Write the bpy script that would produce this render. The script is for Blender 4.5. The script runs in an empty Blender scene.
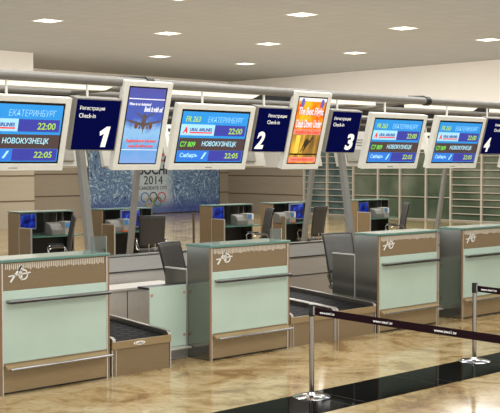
import bpy, bmesh, math, random
from mathutils import Vector, Matrix
random.seed(7)
S = bpy.context.scene
COL = S.collection
R = math.radians

# ------------------------------------------------------------------ camera
cd = bpy.data.cameras.new('camera'); cam = bpy.data.objects.new('camera', cd); COL.objects.link(cam)
S.camera = cam
cd.sensor_fit = 'HORIZONTAL'; cd.sensor_width = 36.0; cd.lens = 36.0 * 1076.3 / 500.0
cd.clip_end = 200
yaw, pitch = R(46.93), R(2.321)
cam.location = (0, 0, 2.2)
fwd = Vector((math.cos(yaw) * math.cos(pitch), math.sin(yaw) * math.cos(pitch), -math.sin(pitch)))
cam.rotation_euler = fwd.to_track_quat('-Z', 'Y').to_euler()

# ------------------------------------------------------------------ world and light
w = bpy.data.worlds.new('hall_daylight'); S.world = w; w.use_nodes = True
bg = w.node_tree.nodes['Background']; bg.inputs[0].default_value = (0.93, 0.965, 1.0, 1); bg.inputs[1].default_value = 1.75

def area(name, loc, rot, sx, sy, power, col=(1, .985, .96)):
    l = bpy.data.lights.new(name, 'AREA'); l.shape = 'RECTANGLE'; l.size = sx; l.size_y = sy
    l.energy = power; l.color = col
    o = bpy.data.objects.new(name, l); COL.objects.link(o); o.location = loc; o.rotation_euler = rot
    return o
LIGHTS_IN_VIEW = [(15.6, 19.1), (15.6, 24.5), (19.65, 19.1), (19.65, 24.5), (23.7, 19.1), (23.7, 24.5), (23.7, 30.0),
                  (27.8, 19.1), (27.8, 24.5), (27.8, 30.0)]
LIGHTS_NEAR = [(3.4, 2.8), (7.5, 2.8), (11.5, 2.8), (3.4, 8.2), (7.5, 8.2), (11.5, 8.2), (15.6, 8.2), (7.5, 13.7), (11.5, 13.7), (15.6, 13.7), (19.65, 13.7), (23.7, 13.7)]
for (x, y) in LIGHTS_IN_VIEW: area('ceiling_lamp_light', (x, y, 5.90), (0, 0, 0), 2.6, 2.6, 165)
for (x, y) in LIGHTS_NEAR: area('ceiling_lamp_light', (x, y, 5.90), (0, 0, 0), 3.4, 3.4, 130)
area('ceiling_fill', (17, 15, 3.4), (math.pi, 0, 0), 34, 36, 1500, (.94, .97, 1))  # added unseen upward fill, no such fitting in the hall; brightens ceiling

S.view_settings.view_transform = 'Standard'; S.view_settings.look = 'None'
S.view_settings.gamma = 1.0; S.view_settings.use_curve_mapping = False
S.view_settings.exposure = 0.28

# ------------------------------------------------------------------ materials
def lin(c):
    return tuple(((v / 255.0) / 12.92 if v / 255.0 <= .04045 else ((v / 255.0 + .055) / 1.055) ** 2.4) for v in c) + (1,)
MATS = {}
def mat(name, col, rough=.5, metal=0.0, var=.06, scale=12, aniso=None, emit=None, estr=1.0, trans=0.0, bump=0.0, spec=.5):
    if name in MATS: return MATS[name]
    m = bpy.data.materials.new(name); m.use_nodes = True; nt = m.node_tree
    b = nt.nodes['Principled BSDF']; c = lin(col)
    b.inputs['Roughness'].default_value = rough; b.inputs['Metallic'].default_value = metal
    b.inputs['Specular IOR Level'].default_value = spec
    if trans: b.inputs['Transmission Weight'].default_value = trans
    tc = nt.nodes.new('ShaderNodeTexCoord'); mp = nt.nodes.new('ShaderNodeMapping'); n = nt.nodes.new('ShaderNodeTexNoise')
    n.inputs['Scale'].default_value = scale; n.inputs['Detail'].default_value = 4
    mp.inputs['Scale'].default_value = aniso or (1, 1, 1)
    nt.links.new(tc.outputs['Object'], mp.inputs[0]); nt.links.new(mp.outputs[0], n.inputs['Vector'])
    r = nt.nodes.new('ShaderNodeValToRGB')
    r.color_ramp.elements[0].color = tuple(v * (1 - var * 2) for v in c[:3]) + (1,)
    r.color_ramp.elements[1].color = tuple(min(1, v * (1 + var * 2)) for v in c[:3]) + (1,)
    r.color_ramp.elements[0].position = .3; r.color_ramp.elements[1].position = .7
    nt.links.new(n.outputs[0], r.inputs[0]); nt.links.new(r.outputs[0], b.inputs['Base Color'])
    if bump:
        bp = nt.nodes.new('ShaderNodeBump'); bp.inputs['Strength'].default_value = bump
        nt.links.new(n.outputs[0], bp.inputs['Height']); nt.links.new(bp.outputs[0], b.inputs['Normal'])
    if emit:
        b.inputs['Emission Color'].default_value = lin(emit); b.inputs['Emission Strength'].default_value = estr
    MATS[name] = m; return m

def ramp_mat(name, stops, scale, rough=.5, aniso=(1, 1, 1), dist=0.0, detail=8, emit=0.0, spec=.5, metal=0):
    m = bpy.data.materials.new(name); m.use_nodes = True; nt = m.node_tree; b = nt.nodes['Principled BSDF']
    b.inputs['Roughness'].default_value = rough; b.inputs['Specular IOR Level'].default_value = spec
    b.inputs['Metallic'].default_value = metal
    tc = nt.nodes.new('ShaderNodeTexCoord'); mp = nt.nodes.new('ShaderNodeMapping'); n = nt.nodes.new('ShaderNodeTexNoise')
    n.inputs['Scale'].default_value = scale; n.inputs['Detail'].default_value = detail; n.inputs['Distortion'].default_value = dist
    mp.inputs['Scale'].default_value = aniso
    nt.links.new(tc.outputs['Object'], mp.inputs[0]); nt.links.new(mp.outputs[0], n.inputs['Vector'])
    r = nt.nodes.new('ShaderNodeValToRGB'); e = r.color_ramp.elements
    while len(e) < len(stops): e.new(.5)
    for i, (p, c) in enumerate(stops): e[i].position = p; e[i].color = lin(c)
    nt.links.new(n.outputs[0], r.inputs[0]); nt.links.new(r.outputs[0], b.inputs['Base Color'])
    if emit:
        nt.links.new(r.outputs[0], b.inputs['Emission Color']); b.inputs['Emission Strength'].default_value = emit
    MATS[name] = m; return m

WOOD = mat('wood_laminate', (128, 108, 78), .42, aniso=(1, 1, 30), scale=6, var=.05)
WOODP = mat('plinth_laminate', (146, 124, 88), .4, aniso=(1, 1, 20), scale=6, var=.05)
GREENGLASS = mat('frosted_green_glass', (183, 203, 188), .14, var=.02, scale=2)
TEAL = mat('glass_edge_teal', (84, 124, 110), .15, var=.04)
TOPGLASS = mat('counter_top_glass', (124, 152, 142), .12, var=.03, scale=3)
CHROME = mat('chrome', (200, 200, 200), .10, 1.0, var=.02)
STEEL = mat('brushed_steel', (165, 160, 152), .32, 1.0, aniso=(1, 30, 30), var=.05)
SIDE = mat('dark_grey_side_panel', (132, 133, 126), .16, .85, var=.03, aniso=(20, 20, 1), scale=4)
ORANGE = mat('copper_edging', (142, 112, 76), .35, var=.03)
WHITEEDGE = mat('aluminium_edging', (205, 202, 194), .3, .6, var=.02)
RUBBER = mat('black_rubber', (8, 8, 9), .7, var=.25, scale=9, spec=.03)
BLACK = mat('black_plastic', (18, 18, 18), .4, var=.05)
DARK = mat('dark_interior', (38, 37, 34), .6, var=.08)
SHELFGREY = mat('grey_interior', (98, 95, 86), .5, var=.05)
FAIR = mat('grey_metal_fairing', (160, 158, 153), .38, .25, var=.03, aniso=(1, 1, 20), scale=3)
FAIRL = mat('light_metal_fairing', (172, 165, 156), .38, .2, var=.03, aniso=(1, 1, 20), scale=3)
GANTRY = mat('painted_grey_steel', (124, 121, 115), .38, .15, var=.03)
LEGM = mat('leg_grey_steel', (126, 124, 118), .45, .1, var=.04, aniso=(10, 10, 1))
BEZEL = mat('cream_bezel', (232, 231, 222), .4, var=.015)
HOUSING = mat('sign_side_grey', (142, 138, 128), .45, var=.04)
SIGNBLUE = mat('sign_blue', (4, 10, 74), .4, var=.05, spec=.02)
WHITE = mat('white_lettering', (238, 238, 234), .5, var=.01, emit=(240, 240, 236), estr=.35)
LOGO = mat('white_logo', (240, 238, 230), .4, var=.01)
LAMP = mat('lit_diffuser', (255, 250, 232), .5, var=0.01, emit=(255, 248, 226), estr=1.6)
TUBE = mat('lit_tube', (240, 236, 216), .5, var=0.01, emit=(246, 240, 216), estr=.3)
MESH = mat('grey_chair_mesh', (104, 103, 100), .7, var=.1, scale=60)
CHAIRD = mat('dark_chair_fabric', (62, 59, 55), .8, var=.1, scale=40)
BELTRED = mat('maroon_webbing', (30, 4, 15), .7, var=.08, scale=60, spec=.15)
PRINTER = mat('printer_grey', (112, 110, 104), .5, var=.03)
BLUELBL = mat('label_blue', (70, 130, 190), .5, var=.05)
PAPER = mat('paper_white', (225, 225, 220), .6, var=.01)
ORNG = mat('orange_box', (190, 90, 50), .5, var=.04)
GLASSD = mat('tinted_glass', (176, 190, 180), .03, var=.02, trans=.95)
CREAM = mat('plaster_cream', (246, 241, 232), .7, var=.015, scale=.5)
MULL = mat('cream_mullion', (186, 177, 160), .5, var=.02)
PANE = ramp_mat('dark_green_glass', [(.35, (64, 78, 62)), (.52, (92, 102, 84)), (.7, (116, 120, 104))], .7, .2, (1, 1, .8))
PANEL2 = ramp_mat('louver_glass', [(.35, (66, 84, 80)), (.55, (92, 106, 100)), (.7, (120, 128, 118))], 1.2, .15, (1, 1, 1))
SCREENPC = ramp_mat('computer_screen', [(.40, (6, 12, 56)), (.54, (14, 30, 120)), (.72, (40, 90, 190))], 7, .2, emit=.6)

# wall panels / floor / ceiling
def panel_wall(name, col, bw, bh, off=0.0, seam=(92, 74, 54)):
    m = bpy.data.materials.new(name); m.use_nodes = True; nt = m.node_tree; b = nt.nodes['Principled BSDF']
    b.inputs['Roughness'].default_value = .55
    n = nt.nodes.new('ShaderNodeTexNoise'); n.inputs['Scale'].default_value = .8; n.inputs['Detail'].default_value = 6
    tc = nt.nodes.new('ShaderNodeTexCoord'); mp = nt.nodes.new('ShaderNodeMapping'); mp.inputs['Scale'].default_value = (1, 1, 14)
    nt.links.new(tc.outputs['Object'], mp.inputs[0]); nt.links.new(mp.outputs[0], n.inputs['Vector'])
    r = nt.nodes.new('ShaderNodeValToRGB'); c = lin(col)
    r.color_ramp.elements[0].color = tuple(v * .93 for v in c[:3]) + (1,); r.color_ramp.elements[1].color = tuple(v * 1.07 for v in c[:3]) + (1,)
    nt.links.new(n.outputs[0], r.inputs[0]); nt.links.new(r.outputs[0], b.inputs['Base Color'])
    return m
WALLW = panel_wall('wall_panel_light', (167, 156, 134), 3, 1)
WALLM = panel_wall('wall_panel_mid', (152, 140, 120), 3, 1)
SEAM = mat('panel_seam', (96, 78, 58), .7, var=.03)

def floor_mat():
    m = bpy.data.materials.new('polished_marble'); m.use_nodes = True; nt = m.node_tree; b = nt.nodes['Principled BSDF']
    b.inputs['Roughness'].default_value = .10; b.inputs['Specular IOR Level'].default_value = .3
    tc = nt.nodes.new('ShaderNodeTexCoord')
    n1 = nt.nodes.new('ShaderNodeTexNoise'); n1.inputs['Scale'].default_value = 1.1; n1.inputs['Detail'].default_value = 9; n1.inputs['Distortion'].default_value = 1.6; n1.inputs['Roughness'].default_value = .6
    nt.links.new(tc.outputs['Object'], n1.inputs['Vector'])
    r = nt.nodes.new('ShaderNodeValToRGB'); e = r.color_ramp.elements
    for _ in range(3): e.new(.5)
    for i, (p, c) in enumerate([(.28, (108, 80, 46)), (.4, (142, 116, 76)), (.5, (170, 148, 106)), (.6, (182, 164, 126)), (.74, (156, 132, 92))]):
        e[i].position = p; e[i].color = lin(c)
    nt.links.new(n1.outputs[0], r.inputs[0])
    n2 = nt.nodes.new('ShaderNodeTexNoise'); n2.inputs['Scale'].default_value = 5; n2.inputs['Detail'].default_value = 10; n2.inputs['Distortion'].default_value = 2.5
    nt.links.new(tc.outputs['Object'], n2.inputs['Vector'])
    r2 = nt.nodes.new('ShaderNodeValToRGB'); r2.color_ramp.elements[0].position = .36; r2.color_ramp.elements[0].color = (.74, .68, .60, 1)
    r2.color_ramp.elements[1].position = .52; r2.color_ramp.elements[1].color = (1, 1, 1, 1)
    nt.links.new(n2.outputs[0], r2.inputs[0])
    mx = nt.nodes.new('ShaderNodeMix'); mx.data_type = 'RGBA'; mx.blend_type = 'MULTIPLY'; mx.inputs[0].default_value = .75
    nt.links.new(r.outputs[0], mx.inputs[6]); nt.links.new(r2.outputs[0], mx.inputs[7])
    # tile joints
    bk = nt.nodes.new('ShaderNodeTexBrick'); bk.offset = 0; bk.inputs['Scale'].default_value = 1; bk.inputs['Mortar Size'].default_value = .003
    bk.inputs['Brick Width'].default_value = .6; bk.inputs['Row Height'].default_value = .6
    bk.inputs['Color1'].default_value = (1, 1, 1, 1); bk.inputs['Color2'].default_value = (.95, .95, .95, 1); bk.inputs['Mortar'].default_value = (.72, .7, .66, 1)
    nt.links.new(tc.outputs['Object'], bk.inputs['Vector'])
    m2 = nt.nodes.new('ShaderNodeMix'); m2.data_type = 'RGBA'; m2.blend_type = 'MULTIPLY'; m2.inputs[0].default_value = 1
    nt.links.new(mx.outputs[2], m2.inputs[6]); nt.links.new(bk.outputs[0], m2.inputs[7])
    nt.links.new(m2.outputs[2], b.inputs['Base Color'])
    return m
def ceil_mat():
    m = bpy.data.materials.new('ceiling_planks'); m.use_nodes = True; nt = m.node_tree; b = nt.nodes['Principled BSDF']
    b.inputs['Roughness'].default_value = .8
    tc = nt.nodes.new('ShaderNodeTexCoord')
    bk = nt.nodes.new('ShaderNodeTexBrick'); bk.offset = 0; bk.inputs['Mortar Size'].default_value = .02; bk.inputs['Mortar Smooth'].default_value = .4
    bk.inputs['Scale'].default_value = 1; bk.inputs['Brick Width'].default_value = .6; bk.inputs['Row Height'].default_value = .6
    bk.inputs['Color1'].default_value = lin((166, 164, 157)); bk.inputs['Color2'].default_value = lin((162, 160, 153)); bk.inputs['Mortar'].default_value = lin((153, 151, 144))
    nt.links.new(tc.outputs['Object'], bk.inputs['Vector']); nt.links.new(bk.outputs[0], b.inputs['Base Color'])
    return m

# ------------------------------------------------------------------ mesh helpers
class MB:
    def __init__(s): s.bm = bmesh.new()
    def box(s, x0, x1, y0, y1, z0, z1, bev=0.0, M=None):
        vs = [s.bm.verts.new(Vector((x, y, z)) if M is None else M @ Vector((x, y, z))) for x in (x0, x1) for y in (y0, y1) for z in (z0, z1)]
        idx = [(0, 1, 3, 2), (4, 6, 7, 5), (0, 4, 5, 1), (2, 3, 7, 6), (0, 2, 6, 4), (1, 5, 7, 3)]
        fs = [s.bm.faces.new([vs[i] for i in f]) for f in idx]
        if bev:
            es = list({e for f in fs for e in f.edges})
            bmesh.ops.bevel(s.bm, geom=es, offset=bev, segments=2, affect='EDGES', profile=.5)
        return s
    def prism(s, pts, a0, a1, axis='x'):
        # pts in the plane across the axis
        def P(p, a):
            if axis == 'x': return (a, p[0], p[1])
            if axis == 'y': return (p[0], a, p[1])
            return (p[0], p[1], a)
        A = [s.bm.verts.new(P(p, a0)) for p in pts]; B = [s.bm.verts.new(P(p, a1)) for p in pts]
        n = len(pts)
        s.bm.faces.new(A); s.bm.faces.new(B[::-1])
        for i in range(n): s.bm.faces.new((A[i], B[i], B[(i + 1) % n], A[(i + 1) % n]))
        return s
    def tube(s, pts, r, seg=12, closed=False, caps=True):
        pts = [Vector(p) for p in pts]; rings = []; n = len(pts)
        up = None
        for i, p in enumerate(pts):
            if closed: d = (pts[(i + 1) % n] - pts[i - 1]).normalized()
            else: d = (pts[min(i + 1, n - 1)] - pts[max(i - 1, 0)]).normalized()
            if up is None:
                up = Vector((0, 0, 1)) if abs(d.z) < .9 else Vector((1, 0, 0))
            a = d.cross(up).normalized(); bvec = a.cross(d).normalized(); up = bvec
            rr = r[i] if isinstance(r, (list, tuple)) else r
            rings.append([s.bm.verts.new(p + a * rr * math.cos(2 * math.pi * k / seg) + bvec * rr * math.sin(2 * math.pi * k / seg)) for k in range(seg)])
        m = n if closed else n - 1
        for i in range(m):
            A, B = rings[i], rings[(i + 1) % n]
            for k in range(seg): s.bm.faces.new((A[k], A[(k + 1) % seg], B[(k + 1) % seg], B[k]))
        if not closed and caps:
            s.bm.faces.new(rings[0][::-1]); s.bm.faces.new(rings[-1])
        return s
    def lathe(s, prof, seg=32, c=(0, 0, 0)):
        rings = []
        for r, z in prof:
            if r < 1e-5: rings.append([s.bm.verts.new((c[0], c[1], c[2] + z))])
            else: rings.append([s.bm.verts.new((c[0] + r * math.cos(2 * math.pi * k / seg), c[1] + r * math.sin(2 * math.pi * k / seg), c[2] + z)) for k in range(seg)])
        for A, B in zip(rings, rings[1:]):
            for k in range(seg):
                q = [A[k % len(A)], A[(k + 1) % len(A)], B[(k + 1) % len(B)], B[k % len(B)]]
                u = []
                for v in q:
                    if v not in u: u.append(v)
                if len(u) > 2: s.bm.faces.new(u)
        return s
    def grid(s, nx, nz, f, thick=None):
        V = [[s.bm.verts.new(f(i / nx, j / nz)) for j in range(nz + 1)] for i in range(nx + 1)]
        for i in range(nx):
            for j in range(nz): s.bm.faces.new((V[i][j], V[i + 1][j], V[i + 1][j + 1], V[i][j + 1]))
        return s
    def build(s, name, m, parent=None, smooth=False, solid=0.0, bevel=0.0):
        bmesh.ops.recalc_face_normals(s.bm, faces=s.bm.faces)
        me = bpy.data.meshes.new(name); s.bm.to_mesh(me); s.bm.free()
        if smooth:
            for p in me.polygons: p.use_smooth = True
            try: me.set_sharp_from_angle(angle=R(40))
            except Exception: pass
        me.materials.append(m)
        o = bpy.data.objects.new(name, me); COL.objects.link(o)
        if parent: o.parent = parent
        if solid:
            md = o.modifiers.new('solid', 'SOLIDIFY'); md.thickness = solid; md.offset = 0
        if bevel:
            md = o.modifiers.new('bevel', 'BEVEL'); md.width = bevel; md.segments = 2; md.limit_method = 'ANGLE'
        return o

def tag(o, label, cat, group=None):
    o['label'] = label; o['category'] = cat
    if group: o['group'] = group
    return o
def thing(name, label, cat, loc=(0, 0, 0), rot=(0, 0, 0), group=None):
    o = bpy.data.objects.new(name, None); COL.objects.link(o); o.empty_display_size = .1
    o.location = loc; o.rotation_euler = rot
    return tag(o, label, cat, group)
def struct(o): o['kind'] = 'structure'; return o
def dup(root, loc, rot, label, group=None):
    r = root.copy(); COL.objects.link(r); r.location = loc; r.rotation_euler = rot; r['label'] = label
    if group: r['group'] = group
    for ch in list(root.children):
        c = ch.copy(); COL.objects.link(c); c.parent = r
        for g in list(ch.children):
            d = g.copy(); COL.objects.link(d); d.parent = c
    return r

TEXTCACHE = {}
def text_mesh(s, bold=.0):
    k = (s, bold)
    if k in TEXTCACHE: return TEXTCACHE[k]
    cu = bpy.data.curves.new('lettering', 'FONT'); cu.body = s; cu.offset = bold; cu.resolution_u = 3; cu.extrude = .02
    o = bpy.data.objects.new('lettering', cu); COL.objects.link(o)
    bpy.context.view_layer.update()
    me = bpy.data.meshes.new_from_object(o.evaluated_get(bpy.context.evaluated_depsgraph_get()))
    vs = [tuple(v.co) for v in me.vertices]; fs = [tuple(p.vertices) for p in me.polygons]
    bpy.data.objects.remove(o); bpy.data.curves.remove(cu); bpy.data.meshes.remove(me)
    TEXTCACHE[k] = (vs, fs); return vs, fs
def text(s, x0, x1, z0, z1, y, m, parent, name='lettering', bold=.0, shear=0.0, depth=.004, M=None):
    """lettering that fills x0..x1 by z0..z1 on a face looking to local -Y at y"""
    vs, fs = text_mesh(s, bold)
    ax, bx = min(v[0] for v in vs), max(v[0] for v in vs); az, bz = min(v[1] for v in vs), max(v[1] for v in vs)
    out = []
    for v in vs:
        u = (v[0] - ax) / (bx - ax); t = (v[1] - az) / (bz - az)
        p = Vector((x0 + u * (x1 - x0) + shear * t * (z1 - z0), y - (depth if v[2] > 0 else 0), z0 + t * (z1 - z0)))
        out.append(M @ p if M else p)
    me = bpy.data.meshes.new(name); me.from_pydata(out, [], fs); me.materials.append(m)
    o = bpy.data.objects.new(name, me); COL.objects.link(o)
    if parent: o.parent = parent
    return o

# ------------------------------------------------------------------ room shell
ZC, XR, YB, YL, XL = 5.95, 33.4, 37.2, 32.0, 19.79
FLOOR = floor_mat()
struct(MB().box(-14, XR + .3, -14, YB + .3, -.1, 0).build('floor', FLOOR))
struct(MB().box(-14, XR + .3, -14, YB + .3, ZC, ZC + .15).build('ceiling', ceil_mat()))
BSTONE = mat('black_polished_stone', (7, 7, 7), .06, var=.2, scale=3, spec=.006)
t_ = struct(MB().box(-14, XR, 6.43, 7.09, -.02, .003).build('trim_1', BSTONE))
for k in range(40):
    pass
j = MB()
for k in range(-10, 40):
    x = 7.28 + k * 1.32
    for dx in (0, .2): j.box(x + dx - .002, x + dx + .002, 6.43, 7.09, .003, .0045)
struct(j.build('trim_2', mat('stripe_joint', (46, 42, 36), .3)))

# left wall bay that steps forward
b = MB(); b.box(-2, XL, YL, YL + .25, 0, 2.04).box(XL - .25, XL, YL + .25, YB, 0, 2.04)
wl = struct(b.build('wall_left', WALLW))
for z in (.9, 1.76): MB().box(-2, XL + .012, YL - .012, YL, z - .022, z + .022).build('panel_seam', SEAM, wl)
MB().box(-2, XL, YL, YL + .25, 2.04, ZC).box(XL - .25, XL, YL + .25, YB, 2.04, ZC).build('plaster', CREAM, wl)
wb = struct(MB().box(XL, XR, YB, YB + .25, 0, 2.0).build('wall_back', WALLM))
for z in (.85, 1.74): MB().box(XL, XR, YB - .012, YB, z - .025, z + .025).build('panel_seam', SEAM, wb)
MB().box(XL, XR, YB, YB + .25, 2.0, ZC).build('plaster', CREAM, wb)
# right wall: panelled part, then glazing with plaster over it
wr = struct(MB().box(XR, XR + .25, 32.35, YB + .25, 0, 2.0).build('wall_right', WALLM))
for z in (.80, 1.62): MB().box(XR - .012, XR, 32.35, YB, z - .022, z + .022).build('panel_seam', SEAM, wr)
MB().box(XR, XR + .25, 32.35, YB + .25, 2.0, 2.72).box(XR, XR + .25, -14, YB + .25, 2.72, ZC).build('plaster', CREAM, wr)
MB().box(XR - .03, XR + .1, 32.28, 32.36, 0, 2.72).build('edge_post', MULL, wr)
MB().box(XR, XR + .25, -14, 32.35, -.01, .02).build('sill', MULL, wr)
# glazing bays (window_n): louvered, plain, louvered
def bay(n, y0, y1, muls, bars, pane, mw=.042, bw=.014):
    o = struct(MB().box(XR + .06, XR + .09, y0, y1, 0, 2.72).build('window_%d' % n, pane))
    for y in muls: MB().box(XR - .03, XR + .06, y - mw, y + mw, 0, 2.72).build('mullion', MULL, o)
    b = MB()
    for z in bars: b.box(XR - .02, XR + .06, y0, y1, z - bw, z + bw)
    b.build('glazing_bars', MULL, o)
    return o
lou = [.04, .29, .57, .83, 1.09, 1.37, 1.65, 1.93, 2.2, 2.46, 2.7]
bay(1, 29.5, 32.3, [30.97], lou, PANEL2)
bay(2, 24.6, 29.5, [29.5, 28.18, 27.05, 25.77], [.03, .88, 1.75, 2.6], PANE, .034)
bay(3, 8.0, 24.6, [24.59, 23.2, 21.8, 20.4, 19.0, 17.6, 16.2, 14.8, 13.4, 12.0, 10.6, 9.2], lou, PANE, .038)
struct(MB().box(XR, XR + .25, -14, 8.0, 0, 2.72).build('wall_front_right', CREAM))

# ceiling light fittings
lab = {(15.6, 19.1): 'square recessed ceiling light cut off by top edge of picture', (15.6, 24.5): 'square recessed ceiling light at far left above first counter',
       (19.65, 19.1): 'brightest square ceiling light near the top centre', (19.65, 24.5): 'square ceiling light above the airliner advert, upper of that pair',
       (23.7, 19.1): 'square ceiling light at upper right, above third counter', (23.7, 24.5): 'square ceiling light in the middle of the ceiling below the brightest one',
       (23.7, 30.0): 'small far ceiling light above airliner advert, lower of that pair', (27.8, 19.1): 'square ceiling light cut by the right edge of the picture',
       (27.8, 24.5): 'small square ceiling light above sign number 3', (27.8, 30.0): 'farthest small ceiling light by the room corner'}
for (x, y) in LIGHTS_IN_VIEW:
    t = thing('ceiling_light', lab[(x, y)], 'ceiling light', (x, y, ZC), group='square recessed ceiling lights')
    b = MB()
    for a in ((-.31, .31, -.31, -.28), (-.31, .31, .28, .31), (-.31, -.28, -.28, .28), (.28, .31, -.28, .28)): b.box(a[0], a[1], a[2], a[3], -.012, 0)
    b.build('frame', BEZEL, t)
    MB().box(-.28, .28, -.28, .28, -.009, -.001).build('diffuser', LAMP, t)

# ------------------------------------------------------------------ check-in counter
HC, WD, DP = 1.287, 1.25, .38
def tube_logo(parent, x, z, y):
    """letter A crossed by a bar with a ring over its right leg"""
    b = MB()
    def seg(p, q, r=.0085):
        p = Vector((p[0], 0, p[1])); q = Vector((q[0], 0, q[1])); d = (q - p).normalized(); n = Vector((-d.z, 0, d.x)) * r
        vs = []
        for yy in (-.004, 0):
            for v in (p + n, q + n, q - n, p - n): vs.append(b.bm.verts.new((x + v.x, y + yy, z + v.z)))
        for f in ((0, 1, 2, 3), (7, 6, 5, 4), (0, 4, 5, 1), (1, 5, 6, 2), (2, 6, 7, 3), (3, 7, 4, 0)): b.bm.faces.new([vs[i] for i in f])
    seg((-.10, -.075), (.02, .075)); seg((.02, .075), (.02, -.065)); seg((-.12, -.02), (.12, .005), .006); seg((-.02, .03), (.02, .075), .011)
    n = 20; pr = None
    for k in range(n + 1):
        a = 2 * math.pi * k / n; p = (.04 + .046 * math.cos(a), -.012 + .046 * math.sin(a))
        if pr: seg(pr, p, .0065)
        pr = p
    return b.build('logo', LOGO, parent)

def counter(label, x0, yf, w=WD, far=False, wing=None, screen=False, group=None, xoff=0):
    """local frame: y=0 public front looking to -Y, staff side +Y"""
    cx = x0 + w / 2
    t = thing('check_in_counter', label, 'check-in counter', (cx, yf, 0), (0, 0, math.pi if far else 0), group)
    h = w / 2
    LS, RS = (SIDE, WOOD) if not far else (SIDE, WOOD)
    MB().box(-h, -h + .03, .0, DP, 0, HC - .03).build('side_panel', LS, t)
    MB().box(h - .03, h, .0, DP, 0, HC - .03).build('side_panel', RS, t)
    # edging strips on the front corners
    MB().box(-h, -h + .018, -.012, -.001, 0, HC - .035).build('corner_edging', ORANGE, t); MB().box(h - .018, h, -.012, -.001, 0, HC - .035).build('corner_edging', ORANGE, t)
    MB().box(-h + .024, -h + .036, -.014, -.001, 0, HC - .035).build('chrome_strip', WHITEEDGE, t); MB().box(h - .036, h - .024, -.014, -.001, 0, HC - .035).build('chrome_strip', WHITEEDGE, t)
    f0, f1 = -h + .036, h - .036
    MB().box(f0, f1, -.004, .02, .99, HC - .032).build('upper_fascia', WOOD, t)
    MB().box(f0, f1, -.010, .02, .30, .988, .002).build('glass_panel', GREENGLASS, t)
    MB().box(f0, f1, -.004, .02, .02, .298).build('plinth', WOODP, t)
    MB().box(f0, f1, .03, .05, .0, .02).build('toe_recess', DARK, t)  # set-back strip coloured dark for the thin shadow line under the plinth
    if not far:
        b = MB(); n = 54
        for k in range(n):
            xx = f0 + .035 + (f1 - f0 - .07) * k / (n - 1); ln = .045 + .02 * random.random()
            b.box(xx - .0055, xx + .0055, -.0065, -.003, HC - .045 - ln, HC - .042)
        b.build('ribbed_strip', mat('pale_ribs', (214, 204, 188), .5, var=.03), t)
        tube_logo(t, -h + .22, 1.145, -.006)
        # bumper blade and lower ledge
        bl = MB().prism([(-.012, .878), (-.012, .902), (-.07, .896), (-.07, .882)], -h + .07, h - .02).build('bumper_rail', STEEL, t)
        MB().tube([(-h + .07, -.078, .889), (h - .02, -.078, .889)], .011, 14).build('bumper_nosing', mat('dark_chrome', (112, 112, 114), .1, 1.0, var=.02), bl, True)
        MB().box(-h + .08, h - .03, -.084, -.014, .870, .877).build('rubber_edge', BLACK, bl)
        ld = MB().prism([(-.010, .285), (-.08, .256), (-.08, .240), (-.010, .236)], -h + .05, h - .04).build('lower_ledge', WOODP, t)
        MB().tube([(-h + .07, -.09, .248), (h - .02, -.09, .248)], .013, 14).build('chrome_nosing', mat('ledge_chrome', (158, 158, 160), .12, 1.0, var=.02), ld, True)
    # inside of the staff side
    MB().box(-h + .03, h - .03, .022, .04, .02, HC - .03).build('inner_back', SHELFGREY, t)
    MB().box(-h + .03, h - .03, .04, DP + (.34 if far else -.02), .815, .84).build('desk_top', TEAL, t)
    MB().box(-h + .03, h - .03, .05, .35, .10, .12).build('low_shelf', DARK, t)
    if far:
        MB().box(-h + .03, h - .03, .045, .055, .12, .81).build('knee_panel', DARK, t)
        for xx in (-.42, -.27): MB().box(h * xx * 1.6 - .008, h * xx * 1.6 + .008, .06, .30, .845, HC - .035).build('shelf_divider', SHELFGREY, t)
        MB().box(h * -.2, h * .5, .056, .06, .86, HC - .04).build('shelf_back_panel', DARK, t)
    MB().box(-h - .01, h + .01, -.02, DP + .01, HC - (.022 if far else .03), HC - .004, .004).build('top_edge', TEAL if not far else mat('teal_edge_far', (92, 122, 112), .2), t)
    MB().box(-h + .0, h - .0, -.012, DP, HC - .003, HC, 0).build('glass_top', TOPGLASS, t)
    if wing is not None:
        s = wing
        a, c = (-h, -h + .03) if s < 0 else (h - .03, h)
        wg = MB().box(a, c, DP + .002, DP + .40, 0, .985).build('wing_panel', LS if s < 0 else RS, t)
        MB().box(a - .002, c + .002, DP + .0, DP + .405, .985, 1.0).box(a - .004, c + .004, DP - .003, DP + .01, 0, .985).build('wing_edging', WHITEEDGE, wg)
        if far: MB().box(a, c, DP + .395, DP + .41, 0, .985).build('wing_end_strip', WHITEEDGE, wg)
    if screen:
        MB().box(h - (.19 if x0 < 6 else .28), h - (.0 if x0 < 6 else .09), .03, .04, HC, HC + (.17 if x0 < 6 else .14)).build('glass_screen', GLASSD, t)
    return t
YF = 8.98
counter('wooden check-in counter at left edge, first in the front row', 5.16, YF, 1.26, wing=-1, screen=True, group='front check-in counters')
counter('front check-in counter with grey side, directly right of first conveyor', 7.775, YF, 1.25, wing=-1, screen=True, group='front check-in counters')
counter('front check-in counter right of the double conveyor', 10.64, YF, 1.27, wing=-1, group='front check-in counters')
counter('front check-in counter cut by right edge, behind the right post', 12.455, YF, 1.27, group='front check-in counters')

FARC = [(10.50, 1.22, 'back-row booth at far left with blue monitor and grey printer'),
        (12.37, 1.26, 'back-row booth under the banner, partly behind slanted leg'),
        (15.24, 1.22, 'back-row booth just right of the banner, wood side facing us'),
        (17.08, 1.16, 'back-row booth with angled blue screen, beside dark swivel chair'),
        (20.00, 1.20, 'farthest back-row booth in front of green glazing')]
YFF = 17.90
for x, w_, l in FARC: counter(l, x, YFF, w_, far=True, wing=1, group='back-row check-in booths')

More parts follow.
